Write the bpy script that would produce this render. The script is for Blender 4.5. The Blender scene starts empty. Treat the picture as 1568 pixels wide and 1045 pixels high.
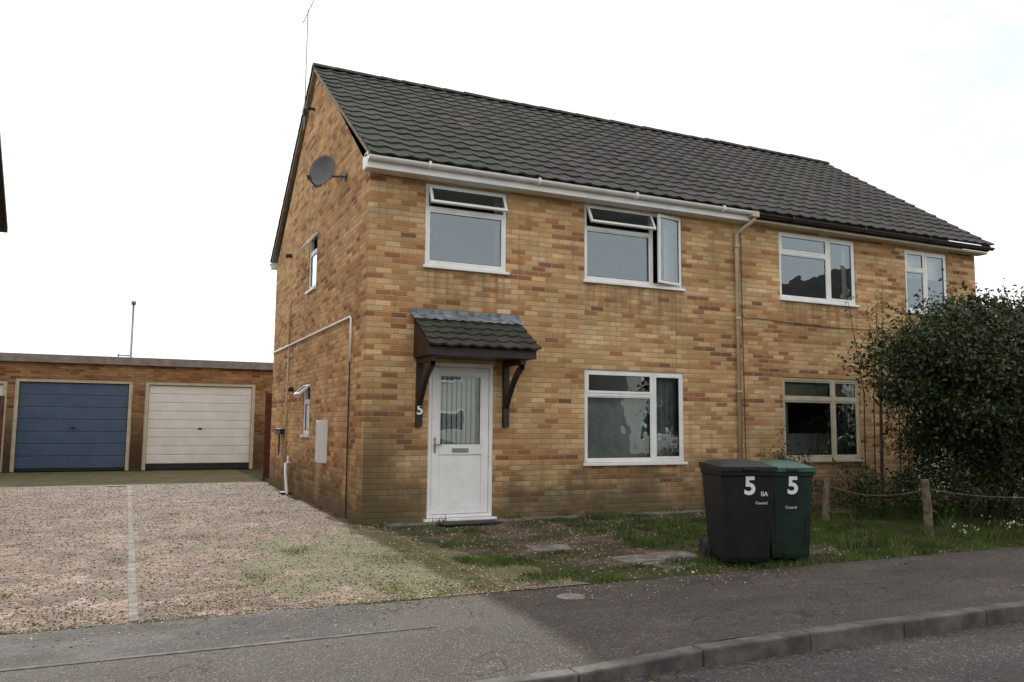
import bpy, math, random
import numpy as np
from mathutils import Vector, Matrix, noise as mnoise
random.seed(7); rng=np.random.default_rng(7)
S=bpy.context.scene
COL=S.collection

# ------------------------------------------------------------------ node helpers
class NT:
    def __init__(s,nt): s.nt=nt
    def n(s,t,**k):
        x=s.nt.nodes.new(t)
        for a,b in k.items(): setattr(x,a,b)
        return x
    def l(s,a,b): s.nt.links.new(a,b)
    def set(s,sock,v):
        if isinstance(v,bpy.types.NodeSocket): s.l(v,sock)
        else: sock.default_value=v
    def m(s,op,a,b=None,c=None,clamp=False):
        x=s.n('ShaderNodeMath',operation=op); x.use_clamp=clamp
        s.set(x.inputs[0],a)
        if b is not None: s.set(x.inputs[1],b)
        if c is not None: s.set(x.inputs[2],c)
        return x.outputs[0]
    def mix(s,f,a,b,bt='MIX'):
        x=s.n('ShaderNodeMix',data_type='RGBA',blend_type=bt)
        s.set(x.inputs[0],f)
        for i,v in ((6,a),(7,b)):
            if isinstance(v,tuple) and len(v)==3: v=(*v,1)
            s.set(x.inputs[i],v)
        return x.outputs[2]
    def noise(s,vec,scale,detail=4,rough=.55,dim='3D'):
        x=s.n('ShaderNodeTexNoise',noise_dimensions=dim)
        if vec is not None: s.l(vec,x.inputs['Vector'])
        x.inputs['Scale'].default_value=scale; x.inputs['Detail'].default_value=min(detail,4); x.inputs['Roughness'].default_value=rough
        return x.outputs['Fac']
    def vor(s,vec,scale,feature='F1'):
        x=s.n('ShaderNodeTexVoronoi',feature=feature)
        s.l(vec,x.inputs['Vector']); x.inputs['Scale'].default_value=scale
        return x
    def ramp(s,f,stops,interp='LINEAR'):
        x=s.n('ShaderNodeValToRGB'); cr=x.color_ramp; cr.interpolation=interp
        while len(cr.elements)<len(stops): cr.elements.new(.5)
        for e,(p,c) in zip(cr.elements,stops):
            e.position=p; e.color=(*c,1) if len(c)==3 else c
        s.l(f,x.inputs[0]); return x.outputs[0]
    def mr(s,v,a,b,c=0.,d=1.,smooth=True):
        x=s.n('ShaderNodeMapRange'); x.interpolation_type='SMOOTHSTEP' if smooth else 'LINEAR'
        s.set(x.inputs[0],v)
        for i,q in enumerate((a,b,c,d)): x.inputs[i+1].default_value=q
        return x.outputs[0]
    def pos(s): return s.n('ShaderNodeNewGeometry').outputs['Position']
    def scale(s,v,sc):
        x=s.n('ShaderNodeVectorMath',operation='MULTIPLY'); s.l(v,x.inputs[0]); x.inputs[1].default_value=sc; return x.outputs[0]
    def xyz(s,v):
        x=s.n('ShaderNodeSeparateXYZ'); s.l(v,x.inputs[0]); return x.outputs
    def bump(s,h,dist,strength=1.,nrm=None):
        x=s.n('ShaderNodeBump'); s.set(x.inputs['Height'],h); x.inputs['Distance'].default_value=dist; x.inputs['Strength'].default_value=strength
        if nrm is not None: s.l(nrm,x.inputs['Normal'])
        return x.outputs[0]
def newmat(name):
    m=bpy.data.materials.new(name); m.use_nodes=True; m.node_tree.nodes.clear()
    t=NT(m.node_tree); o=t.n('ShaderNodeOutputMaterial'); p=t.n('ShaderNodeBsdfPrincipled')
    t.l(p.outputs[0],o.inputs[0]); return m,t,p,o
def P(p,t,col=None,rough=None,nrm=None,spec=None,metal=None):
    if col is not None:
        if isinstance(col,tuple): col=(*col[:3],1)
        t.set(p.inputs['Base Color'],col)
    if rough is not None: t.set(p.inputs['Roughness'],rough)
    if nrm is not None: t.l(nrm,p.inputs['Normal'])
    if spec is not None: t.set(p.inputs['Specular IOR Level'],spec)
    if metal is not None: t.set(p.inputs['Metallic'],metal)
def simple(name,col,rough=.6,var=.12,sc=6.,bumpd=.0,bsc=40.,spec=.5,metal=0.,dirt=None):
    m,t,p,o=newmat(name); pos=t.pos()
    f=t.noise(pos,sc,3,.6)
    dark=tuple(c*(1-var*1.6) for c in col); lite=tuple(min(1,c*(1+var)) for c in col)
    c=t.mix(t.mr(f,.3,.7),dark,lite)
    if dirt:
        c=t.mix(t.mr(t.noise(pos,2.3,4,.7),.48,.72,0,dirt[1]),c,dirt[0])
    n=t.bump(t.noise(pos,bsc,3,.6),bumpd) if bumpd else None
    P(p,t,c,rough,n,spec,metal); return m

def mat_brick(name,axis,tint=(1,1,1),red=False):
    m,t,p,o=newmat(name); pos=t.pos(); x=t.xyz(pos)
    u=x[0] if axis=='x' else x[1]; v=x[2]
    wob=t.noise(pos,9.,2); v=t.m('ADD',v,t.m('MULTIPLY',t.m('SUBTRACT',wob,.5),.006))
    vr=t.m('DIVIDE',v,.08); row=t.m('FLOOR',vr)
    uu=t.m('ADD',t.m('DIVIDE',u,.24),t.m('MULTIPLY',t.m('MODULO',t.m('ABSOLUTE',row),2.),.5)); colu=t.m('FLOOR',uu)
    cb=t.n('ShaderNodeCombineXYZ'); t.l(colu,cb.inputs[0]); t.l(row,cb.inputs[1])
    wn=t.n('ShaderNodeTexWhiteNoise',noise_dimensions='2D'); t.l(cb.outputs[0],wn.inputs['Vector']); r=wn.outputs['Value']
    sc_=t.n('ShaderNodeSeparateColor'); t.l(wn.outputs['Color'],sc_.inputs[0]); r2=sc_.outputs[1]
    cs=t.scale(cb.outputs[0],(.22,.42,1)); patch=t.noise(cs,1.,3,.68)
    zone=t.noise(t.scale(cb.outputs[0],(.05,.10,1)),1.,2,.5)
    sel=t.m('ADD',t.m('MULTIPLY',r,.34),t.m('ADD',t.m('MULTIPLY',patch,1.05),t.m('MULTIPLY',t.m('SUBTRACT',zone,.5),.5)))
    if red:
        base=t.ramp(sel,[(.3,(.26,.085,.04)),(.6,(.34,.12,.055)),(.85,(.2,.07,.04)),(1,(.13,.06,.04))])
    else:
        base=t.ramp(sel,[(.36,(.74,.56,.345)),(.55,(.69,.48,.26)),(.70,(.62,.40,.195)),(.80,(.51,.275,.12)),(.89,(.37,.165,.072)),(.97,(.23,.12,.075))])
    base=t.mix(1.,base,t.ramp(r2,[(0,(.80,.79,.78)),(1,(1.09,1.08,1.06))]),'MULTIPLY')
    fine=t.noise(t.scale(pos,(1,1,2.2)),34.,4,.65)
    base=t.mix(.7,base,t.ramp(fine,[(.3,(.62,.58,.56)),(.65,(1.12,1.12,1.12))]),'MULTIPLY')
    fu=t.m('FRACT',uu); fv=t.m('FRACT',vr)
    du=t.m('MULTIPLY',t.m('MINIMUM',fu,t.m('SUBTRACT',1.,fu)),.24); dv=t.m('MULTIPLY',t.m('MINIMUM',fv,t.m('SUBTRACT',1.,fv)),.064)
    d=t.m('MINIMUM',du,dv); d=t.m('ADD',d,t.m('MULTIPLY',t.m('SUBTRACT',fine,.5),.004))
    brk=t.mr(d,.0035,.0085)
    mort=(.43,.32,.20) if not red else (.35,.3,.25)
    c=t.mix(brk,mort,base)
    big=t.noise(t.scale(pos,(.5,.5,1.3)),1.1,4,.6)
    c=t.mix(.9,c,t.ramp(big,[(.32,(.74,.69,.64)),(.6,(1.07,1.06,1.05))]),'MULTIPLY')
    st=t.noise(t.scale(pos,(5.,5.,.35)),1.6,3,.6)
    c=t.mix(t.mr(st,.52,.72,0,.32),c,(.18,.13,.075))
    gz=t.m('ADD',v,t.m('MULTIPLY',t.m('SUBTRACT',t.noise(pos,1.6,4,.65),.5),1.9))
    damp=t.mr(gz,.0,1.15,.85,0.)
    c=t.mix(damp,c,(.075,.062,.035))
    if axis=='x' and not red:
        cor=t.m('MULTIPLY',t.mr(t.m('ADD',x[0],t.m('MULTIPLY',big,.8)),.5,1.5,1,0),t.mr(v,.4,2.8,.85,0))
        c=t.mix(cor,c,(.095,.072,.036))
        # run-off marks below the sills
        bl=None
        for (a,b_,zt) in ((.8,2.25,3.74),(3.5,5.6,3.74),(7.7,9.7,3.74),(3.5,5.6,.78)):
            k=t.m('MULTIPLY',t.m('MULTIPLY',t.mr(x[0],a-.1,a+.15),t.mr(x[0],b_+.1,b_-.15)),t.m('MULTIPLY',t.mr(v,zt-.9,zt-.05),t.m('LESS_THAN',v,zt)))
            bl=k if bl is None else t.m('MAXIMUM',bl,k)
        c=t.mix(t.m('MULTIPLY',bl,t.mr(st,.38,.62,.08,.55)),c,(.17,.115,.065))
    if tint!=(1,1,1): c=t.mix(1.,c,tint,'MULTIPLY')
    h=t.m('ADD',t.m('MULTIPLY',brk,.7),t.m('MULTIPLY',fine,.5))
    P(p,t,c,.88,t.bump(h,.008,.9),.25); return m

def mat_gravel():
    m,t,p,o=newmat('gravel_mat'); pos=t.pos(); x=t.xyz(pos)
    v=t.vor(pos,50.); vb=t.vor(pos,120.)
    vc=t.n('ShaderNodeSeparateColor'); t.l(v.outputs['Color'],vc.inputs[0])
    vd=t.n('ShaderNodeSeparateColor'); t.l(vb.outputs['Color'],vd.inputs[0])
    c1=t.ramp(vc.outputs[0],[(0,(.09,.048,.03)),(.3,(.19,.12,.082)),(.55,(.28,.20,.145)),(.8,(.37,.30,.24)),(1,(.64,.59,.54))])
    c2=t.ramp(vd.outputs[0],[(0,(.07,.04,.026)),(.5,(.20,.138,.096)),(1,(.42,.36,.30))])
    c=t.mix(t.mr(t.noise(pos,7.,3),.4,.6),c1,c2)
    big=t.noise(pos,.8,4,.65)
    c=t.mix(1.,c,t.ramp(big,[(.32,(.48,.38,.32)),(.5,(.84,.74,.68)),(.68,(1.14,1.11,1.09))]),'MULTIPLY')
    dirt=t.mr(t.noise(pos,1.7,4,.78),.45,.58,0,.88)
    c=t.mix(dirt,c,(.088,.052,.036))
    c=t.mix(t.mr(x[1],3.,10.,0.,.45),c,(.085,.055,.04))
    mk=t.m('MULTIPLY',t.mr(x[0],-3.6,-.6,.0,1.),t.m('MULTIPLY',t.mr(x[1],-5.,-4.2,.6,1.),t.mr(x[1],-2.4,1.6,1.,.2)))
    mk2=t.mr(x[1],4.,11.,0.,.8)
    mk=t.m('MAXIMUM',t.m('MAXIMUM',mk,mk2),.25)
    mo=t.mr(t.m('ADD',t.noise(pos,1.9,4,.80),t.m('MULTIPLY',t.m('SUBTRACT',mk,.5),.30)),.49,.58,0,.9)
    c=t.mix(t.m('MULTIPLY',mo,t.mr(vd.outputs[1],.0,.8,1,.5)),c,(.095,.115,.025))
    h=t.m('SUBTRACT',1.,v.outputs['Distance'])
    h=t.m('ADD',h,t.m('MULTIPLY',vb.outputs['Distance'],-.35))
    P(p,t,c,.8,t.bump(h,.014,1.),.35); return m
def mat_garden():
    m,t,p,o=newmat('garden_soil_mat'); pos=t.pos(); x=t.xyz(pos)
    vb=t.vor(pos,60.); vd=t.n('ShaderNodeSeparateColor'); t.l(vb.outputs['Color'],vd.inputs[0])
    st=t.ramp(vd.outputs[0],[(0,(.07,.042,.028)),(.6,(.135,.09,.065)),(.93,(.20,.15,.11)),(1,(.45,.4,.35))])
    soil=t.ramp(t.noise(pos,9.,4,.7),[(.3,(.035,.024,.017)),(.7,(.10,.068,.048))])
    c=t.mix(t.mr(t.noise(pos,1.5,4,.65),.42,.56),soil,st)
    path=t.m('MULTIPLY',t.m('MULTIPLY',t.mr(x[0],.8,1.5),t.mr(x[0],3.1,2.3)),t.mr(x[1],-4.35,-3.9))
    gn=t.m('SUBTRACT',t.noise(pos,1.2,4,.75),t.m('MULTIPLY',path,.10))
    g=t.mr(gn,.40,.53,0,.9)
    c=t.mix(g,c,t.mix(t.noise(pos,20.,3),(.024,.036,.009),(.06,.08,.02)))
    P(p,t,c,.9,t.bump(t.m('ADD',t.noise(pos,30.,4,.7),t.m('MULTIPLY',vb.outputs['Distance'],-.4)),.03,1.),.2); return m
def mat_asphalt(name,dark,lite,agg=120.,crack=True,patch=None):
    m,t,p,o=newmat(name); pos=t.pos(); x=t.xyz(pos)
    vb=t.vor(pos,agg); vd=t.n('ShaderNodeSeparateColor'); t.l(vb.outputs['Color'],vd.inputs[0])
    c=t.ramp(vd.outputs[0],[(0,dark),(.7,tuple((a+b)/2 for a,b in zip(dark,lite))),(.93,lite),(1,tuple(min(1,a*2.4) for a in lite))])
    big=t.noise(t.scale(pos,(.6,1.6,1)),1.,4,.7)
    c=t.mix(1.,c,t.ramp(big,[(.3,(.55,.52,.49)),(.5,(.95,.92,.90)),(.7,(1.5,1.42,1.35))]),'MULTIPLY')
    c=t.mix(t.mr(t.noise(pos,4.,4,.75),.52,.68,0,.6),c,(.075,.053,.04))
    if crack:
        vv=t.n('ShaderNodeTexVoronoi',feature='DISTANCE_TO_EDGE'); w=t.n('ShaderNodeVectorMath',operation='ADD')
        nn=t.n('ShaderNodeTexNoise'); nn.inputs['Scale'].default_value=2.5; nn.inputs['Detail'].default_value=4; t.l(pos,nn.inputs['Vector'])
        t.l(pos,w.inputs[0]); t.l(nn.outputs['Color'],w.inputs[1]); t.l(w.outputs[0],vv.inputs['Vector']); vv.inputs['Scale'].default_value=.6
        c=t.mix(t.mr(vv.outputs['Distance'],.0,.010,.85,0),c,(.015,.014,.012))
    P(p,t,c,t.mr(big,.3,.7,.7,.9),t.bump(t.m('ADD',t.m('MULTIPLY',vb.outputs['Distance'],-1.),t.m('MULTIPLY',big,1.5)),.008,.8),.35); return m
def mat_roof():
    m,t,p,o=newmat('roof_tile_mat'); pos=t.pos(); x=t.xyz(pos)
    cb=t.n('ShaderNodeCombineXYZ'); t.l(t.m('FLOOR',t.m('DIVIDE',x[0],.3)),cb.inputs[0]); t.l(t.m('FLOOR',t.m('DIVIDE',x[2],.181)),cb.inputs[1])
    wn=t.n('ShaderNodeTexWhiteNoise',noise_dimensions='2D'); t.l(cb.outputs[0],wn.inputs['Vector'])
    c=t.ramp(wn.outputs['Value'],[(0,(.038,.033,.032)),(.5,(.054,.047,.044)),(.93,(.070,.060,.055)),(1,(.10,.08,.07))])
    mg=t.m('ADD',t.noise(pos,1.1,4,.7),t.mr(x[0],4.5,0.,0.,.10))
    c=t.mix(t.mr(mg,.44,.64,0,.8),c,(.040,.052,.033))
    c=t.mix(t.mr(t.noise(pos,16.,4,.7),.58,.68,0,.55),c,(.15,.155,.12))
    P(p,t,c,.72,t.bump(t.noise(pos,60.,3),.006,.7),.3); return m
def mat_glass():
    m,t,p,o=newmat('window_glass_mat'); t.nt.nodes.remove(p)
    tr=t.n('ShaderNodeBsdfTransparent'); tr.inputs[0].default_value=(.84,.89,.89,1)
    gl=t.n('ShaderNodeBsdfGlossy'); gl.inputs['Roughness'].default_value=.012; gl.inputs[0].default_value=(.80,.93,1,1)
    pos=t.pos(); t.l(t.bump(t.noise(pos,1.8,2),.03,.12),gl.inputs['Normal'])
    fr=t.n('ShaderNodeFresnel'); fr.inputs[0].default_value=1.6
    mx=t.n('ShaderNodeMixShader'); t.l(t.m('ADD',t.m('MULTIPLY',fr.outputs[0],1.4),.11,clamp=True),mx.inputs[0])
    t.l(tr.outputs[0],mx.inputs[1]); t.l(gl.outputs[0],mx.inputs[2]); t.l(mx.outputs[0],o.inputs[0]); return m
def mat_leaf(name,cols,trans=.35,rough=.4):
    m,t,p,o=newmat(name); g=t.n('ShaderNodeNewGeometry')
    n=len(cols)-1
    c=t.ramp(g.outputs['Random Per Island'],[(i/n,cc) for i,cc in enumerate(cols)])
    big=t.noise(g.outputs['Position'],2.2,2); c=t.mix(1.,c,t.ramp(big,[(.35,(.6,.6,.6)),(.65,(1.25,1.25,1.1))]),'MULTIPLY')
    P(p,t,c,rough,None,.4)
    if trans>0:
        tl=t.n('ShaderNodeBsdfTranslucent'); t.l(t.mix(1.,c,(1.6,2.,.8),'MULTIPLY'),tl.inputs[0])
        mx=t.n('ShaderNodeMixShader'); mx.inputs[0].default_value=trans
        t.l(p.outputs[0],mx.inputs[1]); t.l(tl.outputs[0],mx.inputs[2]); t.l(mx.outputs[0],o.inputs[0])
    return m

M={}
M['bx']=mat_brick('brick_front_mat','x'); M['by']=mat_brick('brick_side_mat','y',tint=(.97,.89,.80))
M['brick_g']=mat_brick('garage_brick_mat','x',tint=(.60,.52,.50))
M['rx']=mat_brick('red_brick_x','x',red=True); M['ry']=mat_brick('red_brick_y','y',red=True)
M['white']=simple('upvc_white',(.80,.80,.79),.3,.04,3.,dirt=((.55,.53,.47),.3))
M['cream']=simple('cream_paint',(.52,.46,.34),.5,.08,4.,dirt=((.3,.25,.18),.4))
M['black']=simple('black_plastic',(.02,.02,.022),.35,.2)
M['brownw']=simple('brown_stained_wood',(.030,.015,.012),.5,.3,12.,.003,60.)
M['roof']=mat_roof(); M['glass']=mat_glass()
M['lead']=simple('lead_flashing',(.18,.205,.235),.55,.35,9.,.004,20.)
M['mortar']=simple('verge_mortar',(.30,.25,.19),.9,.2,10.,.004,60.)
M['pipe']=simple('beige_pipe',(.46,.37,.25),.5,.1)
M['carpet']=simple('room_wall',(.30,.29,.27),.9,.1)
M['curtain']=simple('grey_curtain',(.42,.42,.45),.9,.15,8.)
M['net']=simple('white_blind',(.76,.76,.74),.8,.05)
M['sheer']=simple('grey_net',(.38,.39,.40),.9,.15,5.)
M['beige']=simple('beige_blind',(.66,.61,.51),.8,.06)
M['concrete']=simple('concrete_mat',(.17,.15,.125),.9,.3,6.,.004,70.,dirt=((.08,.07,.045),.7))
M['kerb']=simple('kerb_concrete',(.10,.092,.083),.85,.3,5.,.005,80.,dirt=((.045,.037,.032),.8))
M['strip']=simple('edging_concrete',(.20,.175,.155),.9,.3,8.,.004,70.,dirt=((.10,.075,.05),.85))
M['joint']=simple('tarmac_joint',(.11,.10,.09),.9,.3,8.,.004,70.,dirt=((.05,.045,.04),.8))
M['blue']=simple('blue_garage_paint',(.055,.095,.165),.35,.08,3.,dirt=((.09,.12,.17),.3))
M['gwhite']=simple('white_garage_paint',(.72,.71,.68),.4,.04,2.,dirt=((.5,.47,.42),.3))
M['fasciag']=simple('garage_fascia',(.22,.195,.18),.7,.15)
M['fence']=simple('fence_wood',(.10,.035,.022),.8,.3,8.,.004,40.)
M['post']=simple('weathered_post',(.13,.10,.07),.9,.35,12.,.006,50.)
M['binb']=simple('black_bin_plastic',(.009,.009,.012),.5,.2,5.,.001,150.,spec=.3)
M['bing']=simple('green_bin_plastic',(.009,.024,.016),.5,.2,5.,.001,150.,spec=.3)
M['bingl']=simple('green_bin_lid',(.02,.085,.055),.45,.2,5.)
M['rubber']=simple('rubber',(.02,.02,.02),.8,.2)
M['dish']=simple('dish_grey',(.085,.085,.09),.5,.1)
M['metal']=simple('galvanised_steel',(.30,.30,.31),.45,.1,metal=.6)
M['bark']=simple('bark_mat',(.07,.05,.035),.9,.35,14.,.01,35.)
M['render']=simple('pale_render',(.42,.39,.34),.9,.08)
M['gravel']=mat_gravel(); M['garden']=mat_garden()
M['pave']=mat_asphalt('pavement_mat',(.038,.033,.030),(.098,.084,.076),110.)
M['apron']=mat_asphalt('crossover_mat',(.020,.019,.019),(.055,.051,.049),75.,False)
M['road']=mat_asphalt('road_mat',(.038,.037,.036),(.092,.087,.083),85.)
M['grassland']=simple('lawn_mat',(.05,.075,.022),.95,.3,2.,.03,40.)
M['leafb']=mat_leaf('evergreen_leaf_mat',[(.010,.020,.007),(.020,.035,.010),(.035,.052,.015),(.062,.068,.024)],.16,.42)
M['leafy']=mat_leaf('fresh_leaf_mat',[(.06,.09,.02),(.12,.15,.04)],.4,.5)
M['grass']=mat_leaf('grass_blade_mat',[(.028,.050,.010),(.046,.082,.015),(.078,.11,.026),(.13,.12,.05)],.3,.6)
M['leafd']=mat_leaf('dead_leaf_mat',[(.09,.045,.022),(.15,.085,.045),(.20,.13,.07)],.0,.8)
M['stone']=mat_leaf('loose_stone_mat',[(.12,.065,.045),(.25,.17,.12),(.34,.26,.20),(.60,.55,.49)],.0,.8)
M['flower']=mat_leaf('petal_mat',[(.7,.7,.66),(.8,.8,.78)],.3,.7)

# ------------------------------------------------------------------ mesh helpers
class MB:
    def __init__(s): s.v=[];s.f=[]
    def box(s,a,b,xf=None):
        x0,y0,z0=a;x1,y1,z1=b;n=len(s.v)
        vs=[(x0,y0,z0),(x1,y0,z0),(x1,y1,z0),(x0,y1,z0),(x0,y0,z1),(x1,y0,z1),(x1,y1,z1),(x0,y1,z1)]
        if xf: vs=[xf(q) for q in vs]
        s.v+=vs
        s.f+=[tuple(n+i for i in q) for q in ((3,2,1,0),(4,5,6,7),(0,1,5,4),(1,2,6,5),(2,3,7,6),(3,0,4,7))]
    def face(s,vs,xf=None):
        n=len(s.v); s.v+=[xf(q) if xf else q for q in vs]; s.f.append(tuple(range(n,n+len(vs))))
    def tube(s,pts,r,seg=10,cap=True):
        pts=[Vector(q) for q in pts]; rr=r if isinstance(r,(list,tuple)) else [r]*len(pts); n0=len(s.v); prev=None
        for i,q in enumerate(pts):
            d=(pts[min(i+1,len(pts)-1)]-pts[max(i-1,0)]).normalized()
            if prev is None: a=d.orthogonal().normalized()
            else: a=(prev-d*prev.dot(d)).normalized()
            prev=a; b=d.cross(a)
            for k in range(seg):
                an=2*math.pi*k/seg; w=q+(a*math.cos(an)+b*math.sin(an))*rr[i]; s.v.append(tuple(w))
        for i in range(len(pts)-1):
            for k in range(seg):
                s.f.append((n0+i*seg+k,n0+i*seg+(k+1)%seg,n0+(i+1)*seg+(k+1)%seg,n0+(i+1)*seg+k))
        if cap:
            s.f.append(tuple(n0+k for k in range(seg))[::-1]); e=n0+(len(pts)-1)*seg; s.f.append(tuple(e+k for k in range(seg)))
    def obj(s,name,mat,parent=None,bevel=0,smooth=False,recalc=True):
        me=bpy.data.meshes.new(name); me.from_pydata([tuple(q) for q in s.v],[],s.f); me.update()
        if recalc:
            import bmesh
            bm=bmesh.new(); bm.from_mesh(me); bmesh.ops.recalc_face_normals(bm,faces=bm.faces); bm.to_mesh(me); bm.free()
        o=bpy.data.objects.new(name,me); COL.objects.link(o); me.materials.append(mat)
        if parent: o.parent=parent
        if smooth: me.polygons.foreach_set('use_smooth',[True]*len(me.polygons))
        if bevel:
            b=o.modifiers.new('bevel','BEVEL'); b.width=bevel; b.segments=2; b.limit_method='ANGLE'
        return o
def empty(name,loc=(0,0,0),rz=0.):
    e=bpy.data.objects.new(name,None); e.location=loc; e.rotation_euler=(0,0,rz); COL.objects.link(e); return e
def rawmesh(name,V,F,mat,parent=None):
    me=bpy.data.meshes.new(name); V=np.asarray(V,dtype=np.float32); F=np.asarray(F,dtype=np.int32); k=F.shape[1]
    me.vertices.add(len(V)); me.vertices.foreach_set('co',V.ravel()); me.loops.add(F.size); me.loops.foreach_set('vertex_index',F.ravel())
    me.polygons.add(len(F)); me.polygons.foreach_set('loop_start',np.arange(0,F.size,k,dtype=np.int32)); me.polygons.foreach_set('loop_total',np.full(len(F),k,dtype=np.int32))
    me.update(calc_edges=True); me.validate(); me.materials.append(mat)
    o=bpy.data.objects.new(name,me); COL.objects.link(o)
    if parent: o.parent=parent
    return o
def sheet(name,x0,x1,y0,y1,z,mat):
    b=MB(); b.face([(x0,y0,z),(x1,y0,z),(x1,y1,z),(x0,y1,z)]); return b.obj(name,mat,recalc=False)
def text(ch,name,mat,parent,loc,rot,size,ext=.004,off=.025):
    c=bpy.data.curves.new(name,'FONT'); c.body=ch; c.size=size; c.extrude=ext; c.align_x='CENTER'; c.align_y='CENTER'; c.offset=size*off
    o=bpy.data.objects.new(name,c); COL.objects.link(o); o.location=loc; o.rotation_euler=rot; c.materials.append(mat); o.parent=parent; return o

# ------------------------------------------------------------------ ground
GT=-.125
sheet('ground',-600,600,-600,600,GT-.02,M['grassland'])
sheet('front_garden',0,60,-4.93,40,0.0,M['garden'])
sheet('side_ground',-60,-6.6,-4.93,40,0.0,M['grassland'])
sheet('gravel_driveway',-6.6,0,-4.93,15.5,0.004,M['gravel'])
sheet('rear_ground',-6.6,0,15.5,40,0.0,M['grassland'])
b=MB(); pts=[(0.0,-.1)]
for i in range(60):
    y=-.1-i*.082; pts.append((max(.02,.08+.75*(i/59.)**1.4+.22*mnoise.noise(Vector((i*.22,3,1)))+.07*mnoise.noise(Vector((i*.9,5,1)))),y))
pts.append((0.0,-4.94)); b.face([(x,y,.008) for x,y in pts][::-1]); b.obj('gravel_edge',M['gravel'],recalc=False)
def sst(t): t=max(0.,min(1.,t)); return t*t*(3-2*t)
def ph(x,y): return -.055*sst((.75-x)/1.1)*max(0.,min(1.,(-6.0-y)/.93))
xs=[-60]+[-8+.12*i for i in range(84)]+[60]; ys=[-6.93,-6.6,-6.3,-6.0,-4.93]
b=MB()
for y in ys:
    for x in xs: b.v.append((x,y,ph(x,y)))
nx=len(xs)
for j in range(len(ys)-1):
    for i in range(nx-1): a=j*nx+i; b.f.append((a,a+1,a+nx+1,a+nx))
b.obj('pavement',M['pave'],recalc=False)
b=MB(); N=60
top=[(-7.2+i*(5.9/N),-4.93+.035*mnoise.noise(Vector((i*.6,1,1))),.005) for i in range(N+1)]
b.face([(-7.2,-5.82,.005)]+[(-1.3,-5.82,.005)]+top[::-1]); b.obj('driveway_crossover',M['apron'],recalc=False)
b=MB(); b.box((-7.2,-5.87,-.02),(-1.0,-5.822,.006)); b.obj('crossover_edging',M['joint'],bevel=.004)
sheet('road',-60,60,-12.9,-7.06,-.115,M['road'])
def kerb(y0,y1,fy,dz):
    b=MB(); x=-60.
    while x<60:
        j=random.uniform(-.003,.003); za=fy(x)+dz+j; zb=fy(x+.915)+dz+j
        b.box((x+.004,y0,-.16),(x+.911,y1,1.),lambda q:(q[0],q[1],q[2] if q[2]<0 else (za if q[0]<x+.4 else zb))); x+=.915
    b.obj('kerb',M['kerb'],bevel=.014)
kerb(-7.06,-6.93,lambda x:ph(x,-6.93),.006); kerb(-13.03,-12.9,lambda x:0,.004)
sheet('pavement',-60,60,-15.,-13.03,-.002,M['pave'])
sheet('opposite_lawn',-60,60,-24,-15.,-.002,M['grassland'])
b=MB(); y=-4.9
while y<8.6:
    j=random.uniform(-.006,.006); b.box((-2.96+j,y+.004,-.02),(-2.89+j,min(y+.91,8.66),.010+random.uniform(-.003,.004))); y+=.914
b.obj('concrete_edging_strip',M['strip'],bevel=.006)
b=MB(); b.box((-3.35,8.6,-.02),(-2.98,8.75,.02)); b.obj('drain_cover',M['concrete'],bevel=.006)
for i,(sx,sy,r) in enumerate(((1.95,-3.95,.1),(2.47,-3.9,-.05),(2.1,-4.38,.2),(1.45,-2.9,-.2))):
    b=MB(); R=Matrix.Rotation(r,3,'Z')
    b.box((-.24,-.2,-.02),(.24,.2,.018),lambda q:tuple(R@Vector(q)+Vector((sx,sy,0))))
    b.obj('paving_slab',M['concrete'],bevel=.008)
b=MB(); b.tube([(.37,-5.35,-.01),(.37,-5.35,.007)],.12,24); b.obj('utility_cover',M['strip'])
b=MB(); b.box((1.0,-.62,0.02),(1.9,-.30,.034)); 
b.obj('door_mat',M['rubber'],bevel=.004)
b=MB(); b.box((.3,-.28,-.02),(6.6,-.02,.018)); b.obj('wall_base_path',M['concrete'],bevel=.006)

# ------------------------------------------------------------------ house
H=empty('brick_house')
W_,D_,EZ=13.19,8.27,5.09
RY,RZ=4.13,8.30
def wall(name,u0,u1,v0,v1,ops,T,mat,depth=.10,extra=None):
    us=sorted({u0,u1,*[o[0] for o in ops],*[o[1] for o in ops]}); vs=sorted({v0,v1,*[o[2] for o in ops],*[o[3] for o in ops]})
    b=MB()
    for i in range(len(us)-1):
        for j in range(len(vs)-1):
            uc=(us[i]+us[i+1])/2; vc=(vs[j]+vs[j+1])/2
            if any(o[0]<uc<o[1] and o[2]<vc<o[3] for o in ops): continue
            b.face([(us[i],0,vs[j]),(us[i+1],0,vs[j]),(us[i+1],0,vs[j+1]),(us[i],0,vs[j+1])],T)
    for o in ops:
        a,c,d,e=o[:4]
        for q in ([(a,0,d),(a,-depth,d),(a,-depth,e),(a,0,e)],[(c,0,d),(c,-depth,d),(c,-depth,e),(c,0,e)],[(a,0,e),(c,0,e),(c,-depth,e),(a,-depth,e)],[(a,0,d),(c,0,d),(c,-depth,d),(a,-depth,d)]): b.face(q,T)
    if extra: b.face(extra,T)
    return b.obj(name,mat,H,recalc=False)
TF=lambda q:(q[0],-q[1],q[2])
TS=lambda q:(-q[1],q[0],q[2])
ops=dict(A=(.86,2.20,3.78,5.03),B=(3.60,5.55,3.78,5.05),C=(7.75,9.68,3.78,5.04),D=(11.07,12.31,3.76,5.03),E=(3.60,5.55,.82,2.32),F=(7.75,9.68,.82,2.33),DO=(.96,2.0,.05,2.33),DN=(11.2,12.2,.05,2.30))
wall('front_wall',0,W_,-.1,EZ,list(ops.values()),TF,M['bx'])
so=[(3.66,4.40,3.93,5.0),(3.88,4.50,1.2,2.16)]
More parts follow.
